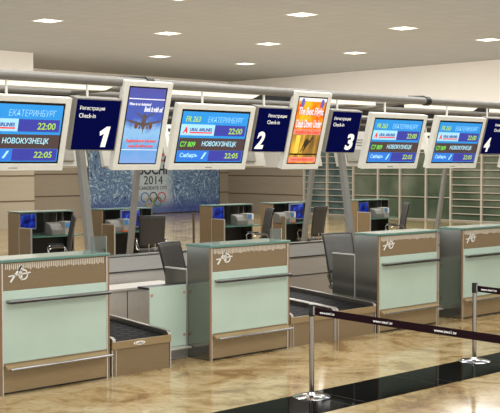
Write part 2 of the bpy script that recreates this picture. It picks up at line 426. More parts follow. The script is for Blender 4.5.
# equipment on the far desks
def computer(label, loc, rz, w_=.40, hh=.28):
    t = thing('computer_monitor', label, 'computer monitor', loc, (0, 0, rz), 'back-row computer screens')
    MB().lathe([(0, 0), (.10, 0), (.10, .012), (.02, .02), (.018, .07), (0, .07)], 20).build('stand', BLACK, t, True)
    MB().box(-w_ / 2, w_ / 2, 0, .035, .06, .06 + hh, .006).build('casing', mat('screen_casing', (120, 128, 145), .4), t)
    MB().box(-w_ / 2 + .015, w_ / 2 - .015, -.004, 0, .085, .045 + hh).build('screen', SCREENPC, t)
    return t
DZ = .84
computer('blue-lit monitor at left end of farthest-left booth', (10.72, 17.60, DZ + .05), R(-8), .38, .3)
computer('blue-lit monitor in the booth under the banner behind leg', (12.98, 17.40, DZ + .0), R(6), .5, .36)
computer('blue-lit monitor at left end of booth right of banner', (15.48, 17.60, DZ + .05), R(-8), .36, .3)
computer('large angled blue monitor in booth beside the dark swivel chair', (17.70, 17.36, DZ + .0), R(8), .52, .36)
computer('blue-lit monitor in the farthest booth near green glazing', (20.32, 17.60, DZ + .03), R(-8), .32, .3)
def printer(label, loc):
    t = thing('boarding_pass_printer', label, 'printer', loc, (0, 0, 0), 'grey boarding pass printers')
    MB().prism([(-.14, 0), (-.14, .10), (-.06, .20), (.10, .24), (.10, 0)], -.26, .02).build('body', PRINTER, t, bevel=.01)
    MB().box(.02, .20, -.15, .09, 0, .25, .01).build('ticket_unit', mat('printer_light', (150, 148, 140), .5), t)
    MB().box(.03, .13, -.157, -.152, .14, .23).build('label', BLUELBL, t)
    MB().box(.14, .19, -.156, -.151, .12, .235).build('label', PAPER, t)
    return t
printer('grey ticket printer with blue label in farthest-left booth', (11.30, 17.38, DZ))
printer('grey ticket printer in the booth under the banner', (12.66, 17.36, DZ))
printer('grey ticket printer in booth right of the banner', (16.02, 17.38, DZ))
printer('grey ticket printer left of the large angled screen', (17.32, 17.36, DZ))
printer('grey ticket printer in the farthest booth by glazing', (20.66, 17.38, DZ))
tag(MB().box(12.60, 12.74, 17.15, 17.20, DZ, DZ + .03, .004).build('ticket_box', ORNG), 'small orange box at desk edge in booth under banner', 'box')
tag(MB().box(17.36, 17.46, 17.15, 17.20, DZ, DZ + .03, .004).build('ticket_box', ORNG), 'small orange box on desk of booth with angled screen', 'box')

# ------------------------------------------------------------------ chairs
def office_chair(label, loc, rz, fabric, arms=True, group='office swivel chairs', bh=.66, bz=.56, rec=.10):
    """faces local -Y"""
    t = thing('office_chair', label, 'chair', loc, (0, 0, R(rz)), group)
    b = MB(); b.lathe([(0, .0), (.03, .0), (.03, .08), (0, .08)], 14, (0, 0, .06)); 
    for k in range(5):
        a = 2 * math.pi * k / 5 + .3
        b.tube([(0, 0, .11), (.15 * math.cos(a), .15 * math.sin(a), .10), (.28 * math.cos(a), .28 * math.sin(a), .075)], [.022, .017, .012], 8)
    b.build('star_base', CHROME, t, True)
    b = MB()
    for k in range(5):
        a = 2 * math.pi * k / 5 + .3; c = (.28 * math.cos(a), .28 * math.sin(a))
        b.tube([(c[0] - .02, c[1], .03), (c[0] + .02, c[1], .03)], .03, 12)
    b.build('casters', BLACK, t, True)
    MB().tube([(0, 0, .12), (0, 0, .28)], .028, 14).tube([(0, 0, .28), (0, 0, .43)], .018, 14).build('gas_lift', CHROME, t, True)
    MB().box(-.24, .24, -.24, .22, .43, .50, .03).build('seat', fabric, t, True)
    def f(u, v):
        x = (u - .5) * .50 * (1.0 - .08 * (1 - v)); z = bz + v * bh
        y = .23 + rec * v + .05 * (v - .4) ** 2 - .22 * (u - .5) ** 2
        return (x, y, z)
    MB().grid(10, 12, f).build('backrest', fabric, t, True, solid=.022)
    pl = [f(0, k / 8) for k in range(9)] + [f(k / 8, 1) for k in range(1, 9)] + [f(1, 1 - k / 8) for k in range(1, 9)] + [f(1 - k / 8, 0) for k in range(1, 8)]
    MB().tube(pl, .013, 8, closed=True).build('back_frame', BLACK, t, True)
    MB().tube([(-.06, .10, .44), (-.06, .26, .47), (-.06, .27, .62)], .012, 8).tube([(.06, .10, .44), (.06, .26, .47), (.06, .27, .62)], .012, 8).build('back_bracket', CHROME, t, True)
    if arms:
        for s in (-1, 1):
            a = MB().tube([(s * .22, -.12, .45), (s * .28, -.14, .50), (s * .29, -.16, .64), (s * .29, -.10, .68), (s * .29, .12, .68), (s * .28, .16, .62), (s * .22, .14, .45)], .012, 8).build('armrest', CHROME, t, True)
            MB().box(s * .29 - .025, s * .29 + .025, -.14, .12, .685, .71, .008).build('arm_pad', BLACK, a)
    return t
office_chair('dark grey swivel chair behind low panel of second counter', (8.36, 9.95, 0), 20, CHAIRD, group='chairs behind the front counters', rec=.15)
office_chair('grey mesh swivel chair behind third counter, left arm visible', (11.28, 10.0, 0), -12, MESH, group='chairs behind the front counters', rec=.14, bz=.53)
office_chair('dark swivel chair seen edge-on, right of far-left booth', (10.80, 16.70, 0), -120, CHAIRD, group='chairs at the back-row booths')
office_chair('dark swivel chair with its back to us in front of banner', (13.07, 16.85, 0), 147, CHAIRD, group='chairs at the back-row booths', bh=.60)
office_chair('dark swivel chair seen side-on between two booths', (15.84, 16.72, 0), -116, CHAIRD, group='chairs at the back-row booths')
office_chair('dark swivel chair with its back to us behind double conveyor', (17.62, 16.84, 0), 188, CHAIRD, group='chairs at the back-row booths')
office_chair('dark swivel chair edge-on by the green glazing', (20.48, 16.74, 0), -126, CHAIRD, group='chairs at the back-row booths')

# ------------------------------------------------------------------ baggage conveyors
def belt_mat():
    m = bpy.data.materials.new('cleated_belt'); m.use_nodes = True; nt = m.node_tree; b = nt.nodes['Principled BSDF']
    b.inputs['Roughness'].default_value = .6; b.inputs['Specular IOR Level'].default_value = .05
    tc = nt.nodes.new('ShaderNodeTexCoord'); mp = nt.nodes.new('ShaderNodeMapping'); mp.inputs['Rotation'].default_value = (0, 0, R(35))
    bk = nt.nodes.new('ShaderNodeTexBrick'); bk.offset = .5; bk.inputs['Scale'].default_value = 1; bk.inputs['Mortar Size'].default_value = .028
    bk.inputs['Brick Width'].default_value = .15; bk.inputs['Row Height'].default_value = .11
    bk.inputs['Color1'].default_value = lin((46, 46, 46)); bk.inputs['Color2'].default_value = lin((36, 36, 37)); bk.inputs['Mortar'].default_value = lin((8, 8, 9))
    nt.links.new(tc.outputs['Object'], mp.inputs[0]); nt.links.new(mp.outputs[0], bk.inputs['Vector']); nt.links.new(bk.outputs[0], b.inputs['Base Color'])
    bp = nt.nodes.new('ShaderNodeBump'); bp.inputs['Strength'].default_value = .5; bp.inputs['Distance'].default_value = .01; bp.invert = True
    nt.links.new(bk.outputs['Fac'], bp.inputs['Height']); nt.links.new(bp.outputs[0], b.inputs['Normal'])
    return m
BELTM = belt_mat()
def conveyor(label, x0, x1, badge=False, back=11.25):
    w_ = x1 - x0; global BELTM; t = thing('weighing_conveyor', label, 'conveyor', (x0, YF, 0), (0, 0, 0), 'baggage weighing conveyors')
    D = back - YF; s = .055
    MB().box(0, w_, 0, .03, .28, .355).build('front_lip', WOODP, t)
    MB().box(.02, w_ - .02, .012, .035, .0, .275).build('front_panel', WOOD, t)
    for a_, b_, c_ in ((.0, .009, .004), (w_ - .009, w_, .004), (.05, .057, .004)): MB().box(a_, b_, c_, .012 if a_ == .05 else .035, 0, .275).build('corner_trim', WHITEEDGE, t)
    MB().prism([(.03, 0), (.03, .27), (D, .27 + s * D), (D, 0)], .02, .035).build('side_panel', SIDE, t); MB().prism([(.03, 0), (.03, .27), (D, .27 + s * D), (D, 0)], w_ - .035, w_ - .02).build('side_panel', SIDE, t)
    MB().prism([(.03, .30), (.03, .352), (D, .352 + s * D), (D, .30)], .045, w_ - .045).build('belt', BELTM, t)
    for xa in (0, w_ - .045):
        r_ = MB().prism([(.0, .355), (.0, .385), (.03, .405), (D, .405 + s * D), (D, .33 + s * D), (.03, .34)], xa, xa + .045).build('side_rail', STEEL, t, bevel=.006)
        MB().box(xa + .002, xa + .043, -.006, .03, .354, .388, .008).build('end_cap', WHITEEDGE, r_)
    if badge:
        bb = MB(); pts = [(w_ * .45 + .075 * math.cos(2 * math.pi * k / 20), .318 + .020 * math.sin(2 * math.pi * k / 20)) for k in range(20)]
        bb.prism(pts, -.004, 0, 'y'); bo = bb.build('badge', BEZEL, t)
        text('Lufer', w_ * .45 - .055, w_ * .45 + .055, .306, .330, -.004, SIDE, bo, bold=.02, depth=.002)
    return t
conveyor('single black-belted conveyor between first and second counters', 6.46, 7.235, True, 10.1)
conveyor('left belt of the double conveyor beside second counter', 9.06, 9.845, False)
conveyor('right belt of the double conveyor beside third counter', 9.855, 10.62, False)

# glass panel next to counter 2, with foot rail
t = thing('glass_modesty_panel', 'pale green glass panel with bolts left of second counter', 'glass panel', (7.24, 9.36, 0))
MB().box(0, .52, 0, .012, .14, .83).build('glass', GREENGLASS, t)
for x, z in ((.03, .74), (.49, .74), (.49, .26), (.03, .26)):
    MB().tube([(x, -.01, z), (x, .0, z)], .016, 14).build('bolt', mat('copper_bolt', (186, 140, 120), .4, .3), t, True)
MB().box(-.0, .53, .015, .10, .0, .12).build('base_box', FAIR, t)
MB().box(-.02, .522, -.10, .015, .115, .135, .006).build('foot_rail', WHITEEDGE, t)
MB().box(.0, .53, .02, .22, .80, .825).build('desk_shelf', BLACK, t)
t = dup(t, (11.915, 9.36, 0), (0, 0, 0), 'pale green glass panel in the narrow gap before rightmost counter')
# low cabinet behind it
t = thing('low_cabinet', 'low grey cabinet behind glass panel near the first conveyor', 'cabinet', (7.45, 10.68, 0))
MB().box(0, 1.3, 0, .42, 0, .63, .006).build('body', mat('light_grey_laminate', (196, 190, 182), .4, var=.02), t)
MB().box(-.01, 1.31, -.012, .43, .63, .66, .004).build('top', mat('cabinet_top', (206, 201, 194), .35, var=.02), t)
MB().box(.46, .47, -.003, 0, .02, .62).build('door_gap', SIDE, t)

# long low metal partition behind the counters
t = thing('low_partition', 'long low grey metal partition running behind the front counters', 'partition', (4.5, 11.3, 0))
L = 18.0
MB().prism([(-.05, .80), (0, .975), (.04, .99), (.13, .99), (.13, .78)], 0, L).build('upper_fairing', FAIR, t)
MB().prism([(-.08, 0), (-.08, .50), (-.06, .785), (.12, .785), (.12, 0)], 0, L).build('lower_fairing', FAIRL, t)
MB().box(0, L, -.075, -.05, .785, .80).build('groove', DARK, t)
MB().box(0, L, -.088, -.078, .515, .525).build('groove', DARK, t)
MB().box(0, L, -.004, .13, .99, 1.003).build('edge_rail', SIDE, t)

# ------------------------------------------------------------------ gantries
def gantry(label, yc, mirror, legs, lo, hangers, coup, x0, x1, braces=()):
    sgn = -1 if mirror else 1
    t = thing('display_gantry', label, 'gantry', (0, yc, 0), (0, 0, 0), 'pipe gantries')
    Y = lambda d: d * sgn
    MB().tube([(x0, Y(-.85), 3.035), (x1, Y(-.85), 3.035)], .050, 20).build('main_pipe', GANTRY, t, True)
    MB().tube([(x0, Y(.9), 3.035), (x1, Y(.9), 3.035)], .036, 16).build('rear_pipe', GANTRY, t, True)
    if not mirror:
        MB().box(x0, x1, Y(1.05), Y(1.10), 2.93, 3.27).build('cable_tray', BLACK, t)
    else:
        MB().box(x0, x1, 1.0, 1.05, 2.86, 3.0).box(x0, x1, -1.0, -.96, 2.93, 3.0).build('cable_tray', DARK, t)
    for x in hangers:
        MB().tube([(x, Y(-.85), 2.99), (x, Y(-.85), 2.80)], .0135, 10).build('hanger', BEZEL, t, True)
    for x in coup:
        MB().tube([(x, Y(-.85), 3.035), (x + .09, Y(-.85), 3.035)], .062, 20).tube([(x - .3, Y(-.83), 3.075), (x + .02, Y(-.83), 3.09)], .022, 10).build('coupling', BLACK, t, True)
    for x in legs:
        b = MB()
        # slanted flat leg built as a swept box from beam to floor
        pts = [(-.02, 3.0), (-.48, 0.0)]
        hw = .045
        b.prism([(Y(lo + .04), 3.0), (Y(lo - .04), 3.0), (Y(lo - .20 - .04), 1.9), (Y(lo - .50 - .04), .0), (Y(lo - .50 + .04), .0), (Y(lo - .20 + .04), 1.9)], x - hw, x + hw)
        lg = b.build('leg', LEGM, t, bevel=.008)
        MB().box(x - .09, x + .09, Y(lo - .5) - .1, Y(lo - .5) + .1, 0, .015).build('foot_plate', STEEL, lg)
        MB().tube([(x, Y(-.85), 3.035), (x, Y(.9), 3.035)], .028, 12).build('cross_beam', GANTRY, t, True)
    for x in braces: MB().tube([(x, Y(.9), 3.03), (x - 1.1, Y(-.80), 3.03)], .02, 8).build('brace', GANTRY, t, True)
    return t
gantry('near grey pipe gantry carrying the check-in screens and signs', 9.90, False, [7.20, 11.76, 16.3], .85,
       [5.3, 6.22, 6.95, 7.74, 8.68, 9.45, 9.94, 10.86, 12.19, 13.15], [6.95, 11.68], 2.0, 17.0, (8.3, 12.6))
gantry('far grey pipe gantry behind, with displays facing away', 14.20, True, [6.6, 10.83, 15.03, 19.25], .05,
       [10.0, 11.2, 13.7, 16.6, 17.5, 19.5], [], 5.0, 24.0)

def light_strip(label, x0, x1, y):
    t = thing('strip_light', label, 'strip light', (x0, y, 3.0), (0, 0, 0), 'long strip lights in the gantry')
    L = x1 - x0
    MB().prism([(0, .012), (L - .12, .012), (L, .06), (0, .06)], -.05, .05, 'y').build('diffuser', TUBE, t)
    MB().box(0, L, -.055, .055, .06, .085).build('housing', BEZEL, t)
    MB().box(.02, .05, -.01, .01, .085, .10).box(L - .3, L - .27, -.01, .01, .085, .10).build('bracket', STEEL, t)
for x0, x1, l in ((3.0, 7.2, 'long lit strip light in gantry above first screen and sign 1'), (7.75, 9.47, 'lit strip light in gantry above second flight screen'),
                  (10.2, 11.9, 'lit strip light in gantry above sign 3'), (12.5, 14.2, 'lit strip light in gantry above rightmost flight screens'), (14.66, 16.4, 'lit strip light just entering at the right edge')):
    light_strip(l, x0, x1, 10.0)

# ------------------------------------------------------------------ displays
SKY = mat('screen_sky_blue', (40, 130, 205), .3, emit=(52, 146, 214), estr=.5, var=.02, spec=.2)
PURP = mat('screen_purple', (50, 52, 140), .3, emit=(70, 72, 168), estr=.5, var=.02, spec=.2)
PALE = mat('screen_pale_cyan', (150, 200, 225), .3, emit=(160, 212, 232), estr=.5, var=.02, spec=.2)
BRWN = mat('screen_brown', (60, 48, 48), .3, emit=(72, 58, 58), estr=.7, var=.02, spec=.3)
BLU2 = mat('screen_blue', (40, 105, 200), .3, emit=(58, 124, 218), estr=.5, var=.02, spec=.2)
YEL = mat('digits_yellow_green', (150, 190, 30), .4, emit=(170, 205, 30), estr=.6, var=.01)
GRN = mat('flight_green', (90, 180, 70), .4, emit=(104, 196, 70), estr=.9, var=.01)
CYN = mat('letters_pale_cyan', (150, 200, 220), .4, emit=(156, 206, 224), estr=.7, var=.01)
RED = mat('logo_red', (210, 40, 40), .4, emit=(215, 40, 40), estr=.8, var=.01)
NAVY = mat('logo_navy', (30, 50, 130), .4, emit=(30, 52, 135), estr=.7, var=.01)
SCRB = mat('screen_border_black', (8, 8, 8), .15, var=.01)

def display(name, label, cat, w_, h_, xc, ytop, ztop, far=False, group=None, thick=.07):
    rot = (R(15), 0, 0) if not far else (R(15), 0, math.pi)
    t = thing(name, label, cat, (xc, ytop, ztop), rot, group)
    return t
def frame(t, w_, h_, m_l, m_t, m_b, thick, m=BEZEL):
    h = w_ / 2
    b = MB()
    b.box(-h, h, 0, .02, -m_t, 0).box(-h, h, 0, .02, -h_, -h_ + m_b).box(-h, -h + m_l, 0, .02, -h_ + m_b, -m_t).box(h - m_l, h, 0, .02, -h_ + m_b, -m_t)
    b.box(-h, h, .02, thick, -h_, 0)
    o = b.build('housing', m, t, bevel=.004)
    MB().box(-h + m_l, h - m_l, .008, .019, -h_ + m_b, -m_t).build('screen_border', SCRB, t)
    return o
def flight_monitor(label, xl, far=False, y=None):
    W, H = 1.14, .74
    t = display('flight_monitor', label, 'flight information screen', W, H, xl + W / 2, 9.0 if y is None else y, 2.838, far, 'flight screens over the front counters' if not far else 'displays facing away on the far gantry')
    hs = frame(t, W, H, .064, .058, .072, .075, BEZEL if not far else mat('rear_casing', (186, 182, 172), .5, var=.02))
    if far:
        for z in (-.18, -.24, -.30): MB().box(-.35, -.1, .074, .078, z - .015, z).box(.1, .35, .074, .078, z - .015, z).build('vent', BLACK, t)
        MB().box(-.3, .3, .07, .12, -.66, -.40, .01).build('rear_box', HOUSING, t)
        return t
    text('SAMSUNG', -.05, .05, -.718, -.706, 0, SIDE, hs, depth=.002)
    x0, x1, z0, z1 = -.484, .484, -.648, -.082
    sc = MB().box(x0, x1, .002, .008, z0, z1).build('screen', SKY, t)
    HH = z1 - z0; Z = lambda f: z1 - f * HH; X = lambda f: x0 + f * (x1 - x0); y = .002
    def bar(m, a, b_, c, d): MB().box(X(a), X(b_), y - .0015, y, Z(d), Z(c)).build('screen_band', m, sc)
    bar(PURP, .5, .98, .255, .47); bar(PALE, .0, .5, .25, .47); bar(BRWN, 0, 1, .52, .77); bar(BLU2, 0, .47, .775, .985); bar(PURP, .47, .99, .775, .985)
    y2 = y - .0015
    def tx(s, a, b_, c, d, m, bold=.01, sh=.15): text(s, X(a), X(b_), Z(d), Z(c), y2, m, sc, 'screen_lettering', bold, sh, .0015)
    tx('FR 263', .05, .26, .09, .20, YEL); tx('ЕКАТЕРИНБУРГ', .38, .92, .09, .20, CYN, -.02, .1)
    tx('A', .03, .10, .30, .43, RED, .05, .2); tx('URAL AIRLINES', .13, .46, .32, .385, NAVY, .03, .1)
    MB().box(X(.13), X(.47), y2 - .0015, y2, Z(.425), Z(.40)).build('screen_band', RED, sc)
    tx('22:00', .72, .93, .31, .43, YEL, .01, .1)
    tx('С7 809', .02, .24, .59, .70, GRN, .01, .1); tx('НОВОКУЗНЕЦК', .34, .87, .58, .70, CYN, .01, .1)
    tx('Сибирь', .04, .30, .82, .93, CYN, .01, .1); tx('/', .36, .42, .81, .94, CYN, .05, .2)
    tx('22:05', .72, .93, .82, .93, YEL, .01, .1)
    for a_, c_ in ((.63, .87), (.61, .93), (.62, .34)): MB().box(X(.56), X(a_), y2 - .001, y2, Z(c_), Z(c_ - .015)).build('screen_band', NAVY, sc)
    return t
flight_monitor('flight screen at left edge of picture, above first counter', 4.87)
flight_monitor('flight screen between airliner advert and sign 2', 7.37)
flight_monitor('flight screen immediately right of sign 3', 10.565)
flight_monitor('flight screen immediately left of sign 4', 11.935)
flight_monitor('flight screen whose corner just shows at the right edge below sign 4', 13.72)

def flat(polys, m, par, nm, y=.0, d=.002):
    b = MB()
    for p in polys: b.prism(p, y, y + d, 'y')
    return b.build(nm, m, par)
def ell(cx, cz, rx, rz, n=20): return [(cx + rx * math.cos(2 * math.pi * k / n), cz + rz * math.sin(2 * math.pi * k / n)) for k in range(n)]
def sign(label, num, xl, far=False, y=None):
    W, H = .53, .515
    t = display('counter_sign', label, 'counter number sign', W, H, xl + W / 2, 9.0 if y is None else y, 2.832, far, 'blue counter number signs' if not far else 'displays facing away on the far gantry')
    MB().box(-W / 2 - .015, W / 2 + .015, .006, .12, -H - .012, .015, .004).build('housing', HOUSING if not far else BEZEL, t)
    if far:
        MB().box(-.2, .2, .12, .125, -.12, -.06).box(-.2, .2, .12, .125, -.21, -.17).build('vent', DARK, t); return t
    fc = MB().box(-W / 2, W / 2, 0, .006, -H, 0).build('face', SIGNBLUE, t)
    tl = -.10 if num in '24' else -.20
    if num == '1': tl = -.24
    tl = {'1': -.225, '2': -.10, '3': -.225, '4': -.06}[num]
    text('Регистрация', tl, tl + .30, -.115, -.065, 0, WHITE, fc, bold=-.005, depth=.002)
    text('Check-in', tl, tl + .20, -.185, -.14, 0, WHITE, fc, bold=-.005, depth=.002)
    n0, n1 = {'1': (.04, .18), '2': (-.235, -.105), '3': (.06, .19), '4': (-.235, -.10)}[num]
    if num == '1':
        flat([[(.085, -.485), (.145, -.485), (.178, -.27), (.135, -.27), (.055, -.325), (.062, -.368), (.108, -.345)][::-1]], WHITE, fc, 'lettering', -.002, .002)
    else: text(num, n0, n1, -.485, -.275, 0, WHITE, fc, bold=.04, shear=.14, depth=.002)
    return t
sign('blue sign with number 1, between leftmost flight screen and airliner advert', '1', 6.075)
sign('blue sign with number 2, left of orange advert', '2', 8.565)
sign('blue sign with number 3, right of orange advert', '3', 9.825)
sign('blue sign with number 4, cut off at right edge', '4', 13.115)

ADSKY = None
def advert_frame(label, xl):
    W, H = .63, .955
    t = display('advert_screen', label, 'advert screen', W, H, xl + W / 2, 8.955, 3.045, False, 'portrait advert screens')
    frame(t, W, H, .062, .055, .062, .075)
    return t
t = advert_frame('portrait advert screen showing airliner from behind on blue sky', 6.63)
# blue gradient-like sky image: bands and clouds
def sky_mat():
    m = bpy.data.materials.new('advert_sky'); m.use_nodes = True; nt = m.node_tree; b = nt.nodes['Principled BSDF']
    tc = nt.nodes.new('ShaderNodeTexCoord'); sp = nt.nodes.new('ShaderNodeSeparateXYZ'); nt.links.new(tc.outputs['Object'], sp.inputs[0])
    mr = nt.nodes.new('ShaderNodeMapRange'); mr.inputs[1].default_value = -.89; mr.inputs[2].default_value = -.06; nt.links.new(sp.outputs[2], mr.inputs[0])
    n = nt.nodes.new('ShaderNodeTexNoise'); n.inputs['Scale'].default_value = 9; n.inputs['Detail'].default_value = 5; nt.links.new(tc.outputs['Object'], n.inputs['Vector'])
    ad = nt.nodes.new('ShaderNodeMath'); ad.operation = 'MULTIPLY_ADD'; ad.inputs[1].default_value = .35; nt.links.new(n.outputs[0], ad.inputs[0])
    sb = nt.nodes.new('ShaderNodeMath'); sb.operation = 'SUBTRACT'; sb.inputs[1].default_value = .175; nt.links.new(mr.outputs[0], sb.inputs[0]); nt.links.new(sb.outputs[0], ad.inputs[2])
    r = nt.nodes.new('ShaderNodeValToRGB'); e = r.color_ramp.elements
    for _ in range(3): e.new(.5)
    for i, (p, c) in enumerate([(.0, (128, 164, 224)), (.2, (104, 160, 222)), (.42, (140, 188, 232)), (.60, (72, 96, 184)), (1.0, (84, 84, 160))]): e[i].position = p; e[i].color = lin(c)
    nt.links.new(ad.outputs[0], r.inputs[0]); nt.links.new(r.outputs[0], b.inputs['Base Color']); nt.links.new(r.outputs[0], b.inputs['Emission Color'])
    b.inputs['Emission Strength'].default_value = .32; b.inputs['Roughness'].default_value = .4; b.inputs['Specular IOR Level'].default_value = .1
    return m
sc = MB().box(-.236, .236, .002, .008, -.878, -.07).build('screen', sky_mat(), t)
WT = mat('screen_white', (235, 238, 245), .4, emit=(240, 242, 248), estr=.3, var=.01)
RT = mat('screen_red_text', (225, 80, 60), .4, emit=(232, 84, 62), estr=.35, var=.01)
PLANE = mat('airliner_brown', (78, 66, 64), .4, emit=(84, 70, 66), estr=.55, var=.12, scale=30)
ENG = mat('engine_brown', (96, 60, 40), .4, emit=(100, 62, 40), estr=.55, var=.1, scale=30)
for a_, b_ in ((-.19, -.18), (-.735, -.728)): MB().box(-.236, .236, .0, .002, a_, b_).build('screen_band', WT, sc)
text('Where to our destinations?', -.225, .06, -.255, -.225, .001, WT, sc, 'screen_lettering', .02, .1, .002)
text('Book it with us!', -.02, .22, -.32, -.262, .001, WT, sc, 'screen_lettering', .03, .15, .002)
text('Registration is free here', -.19, .20, -.66, -.615, .001, RT, sc, 'screen_lettering', .03, 0, .002)
text('come fly with us now', -.16, .17, -.715, -.672, .001, RT, sc, 'screen_lettering', .03, 0, .002)
flat([[(-.012, -.47), (0, -.56), (.012, -.47)], ell(0, -.43, .028, .085), [(-.006, -.34), (0, -.31), (.006, -.34)],
      [(-.02, -.365), (-.13, -.325), (-.135, -.33), (-.02, -.385)], [(.02, -.365), (.13, -.325), (.135, -.33), (.02, -.385)],
      [(-.02, -.44), (-.235, -.405), (-.24, -.415), (-.1, -.455), (-.02, -.475)], [(.02, -.44), (.235, -.405), (.24, -.415), (.1, -.455), (.02, -.475)]], PLANE, sc, 'airliner_picture')
for a_, b_, c_, d_ in ((-.095, -.475, .022, .03), (.095, -.475, .022, .03), (-.05, -.49, .010, .02), (.05, -.49, .010, .02)): flat([ell(a_, b_, c_, d_)], ENG, sc, 'engine_picture', -.001)

t = advert_frame('portrait advert screen in orange with leaping kangaroo silhouette', 9.125)
ORG = ramp_mat('advert_orange', [(.38, (222, 92, 24)), (.5, (236, 140, 30)), (.62, (240, 186, 44))], 5, .4, emit=.3, spec=.1)
GOLD = ramp_mat('advert_gold', [(.35, (120, 92, 50)), (.5, (170, 132, 60)), (.68, (240, 190, 70))], 5, .3, aniso=(2, 1, .4), emit=.2, spec=.1)
sc = MB().box(-.236, .236, .002, .008, -.878, -.07).build('screen', ORG, t)
MB().box(-.236, .236, .0005, .002, -.11, -.07).build('screen_band', WT, sc)
MB().box(-.236, .236, .0005, .002, -.80, -.52).build('screen_band', GOLD, sc)
MB().box(-.236, .236, .0, .002, -.775, -.757).build('screen_band', SCRB, sc)
PINK = mat('advert_pink', (240, 150, 130), .4, emit=(242, 150, 128), estr=.2, var=.04)
SUN_ = mat('advert_sun_glow', (252, 208, 80), .4, emit=(252, 208, 84), estr=.3, var=.05)
for a_, b_ in ((-.52, -.455), (-.865, -.80)): MB().box(-.235, .235, .0, .002, a_, b_).build('screen_band', PINK, sc)
MB().box(-.17, -.10, .0, .0005, -.755, -.53).build('screen_band', SUN_, sc)
for s_, zz, hh, xw in (('The Best Flight', -.305, .12, .215), ('Deals Down Under', -.435, .10, .22)):
    text(s_, -xw, xw, zz, zz + hh, .0005, RT, sc, 'screen_lettering', .075, 0, .001)
    text(s_, -xw, xw, zz, zz + hh, -.001, WT, sc, 'screen_lettering', .02, 0, .001)
text('Australia & New Zealand', -.21, .21, -.51, -.465, -.001, RT, sc, 'screen_lettering', .03, 0, .001)
text('www.bestflights.com', -.20, .20, -.855, -.81, -.001, RT, sc, 'screen_lettering', .03, 0, .001)
PARR = mat('advert_parrot_blue', (80, 80, 150), .4, emit=(84, 84, 156), estr=.7, var=.1)
flat([ell(-.165, -.13, .03, .055), ell(.175, -.135, .03, .055)], PARR, sc, 'bird_picture')
flat([ell(-.195, -.18, .025, .04), ell(.155, -.16, .02, .03)], RED, sc, 'bird_picture', .001)
ROO = mat('kangaroo_dark', (52, 40, 26), .4, emit=(50, 38, 24), estr=.4, var=.05)
flat([ell(.02, -.62, .038, .05), [(.04, -.60), (.075, -.59), (.10, -.56), (.11, -.575), (.09, -.61), (.05, -.64)], ell(.105, -.565, .014, .02), [(.10, -.55), (.105, -.525), (.112, -.55)],
      [(0, -.63), (-.03, -.70), (-.06, -.745), (-.068, -.74), (-.045, -.69), (-.02, -.61)], [(.01, -.65), (.0, -.72), (-.01, -.755), (-.02, -.75), (-.01, -.70), (-.005, -.64)],
      [(.02, -.65), (-.03, -.72), (.0, -.715), (.035, -.66)]], ROO, sc, 'kangaroo_picture', -.001)

# far displays, turned away
for xl, l in ((9.0, 'back of a display turned away, seen under the first flight screen'), (10.46, 'rear of a turned-away display, just left of the airliner advert lower corner'),
              (13.05, 'back of a display turned away, behind second flight screen'), (14.62, 'back of a display turned away, behind orange advert'),
              (16.25, 'rear of a turned-away display beside the slanted leg near third counter')):
    flight_monitor(l, xl, True, 15.0)
for xl, l in ((11.85, 'back of small sign turned away between airliner advert and second flight screen'), (17.52, 'back of small sign turned away between sign 3 and third flight screen'), (19.25, 'back of small sign turned away between the two right flight screens')):
    sign(l, '1', xl, True, 15.0)

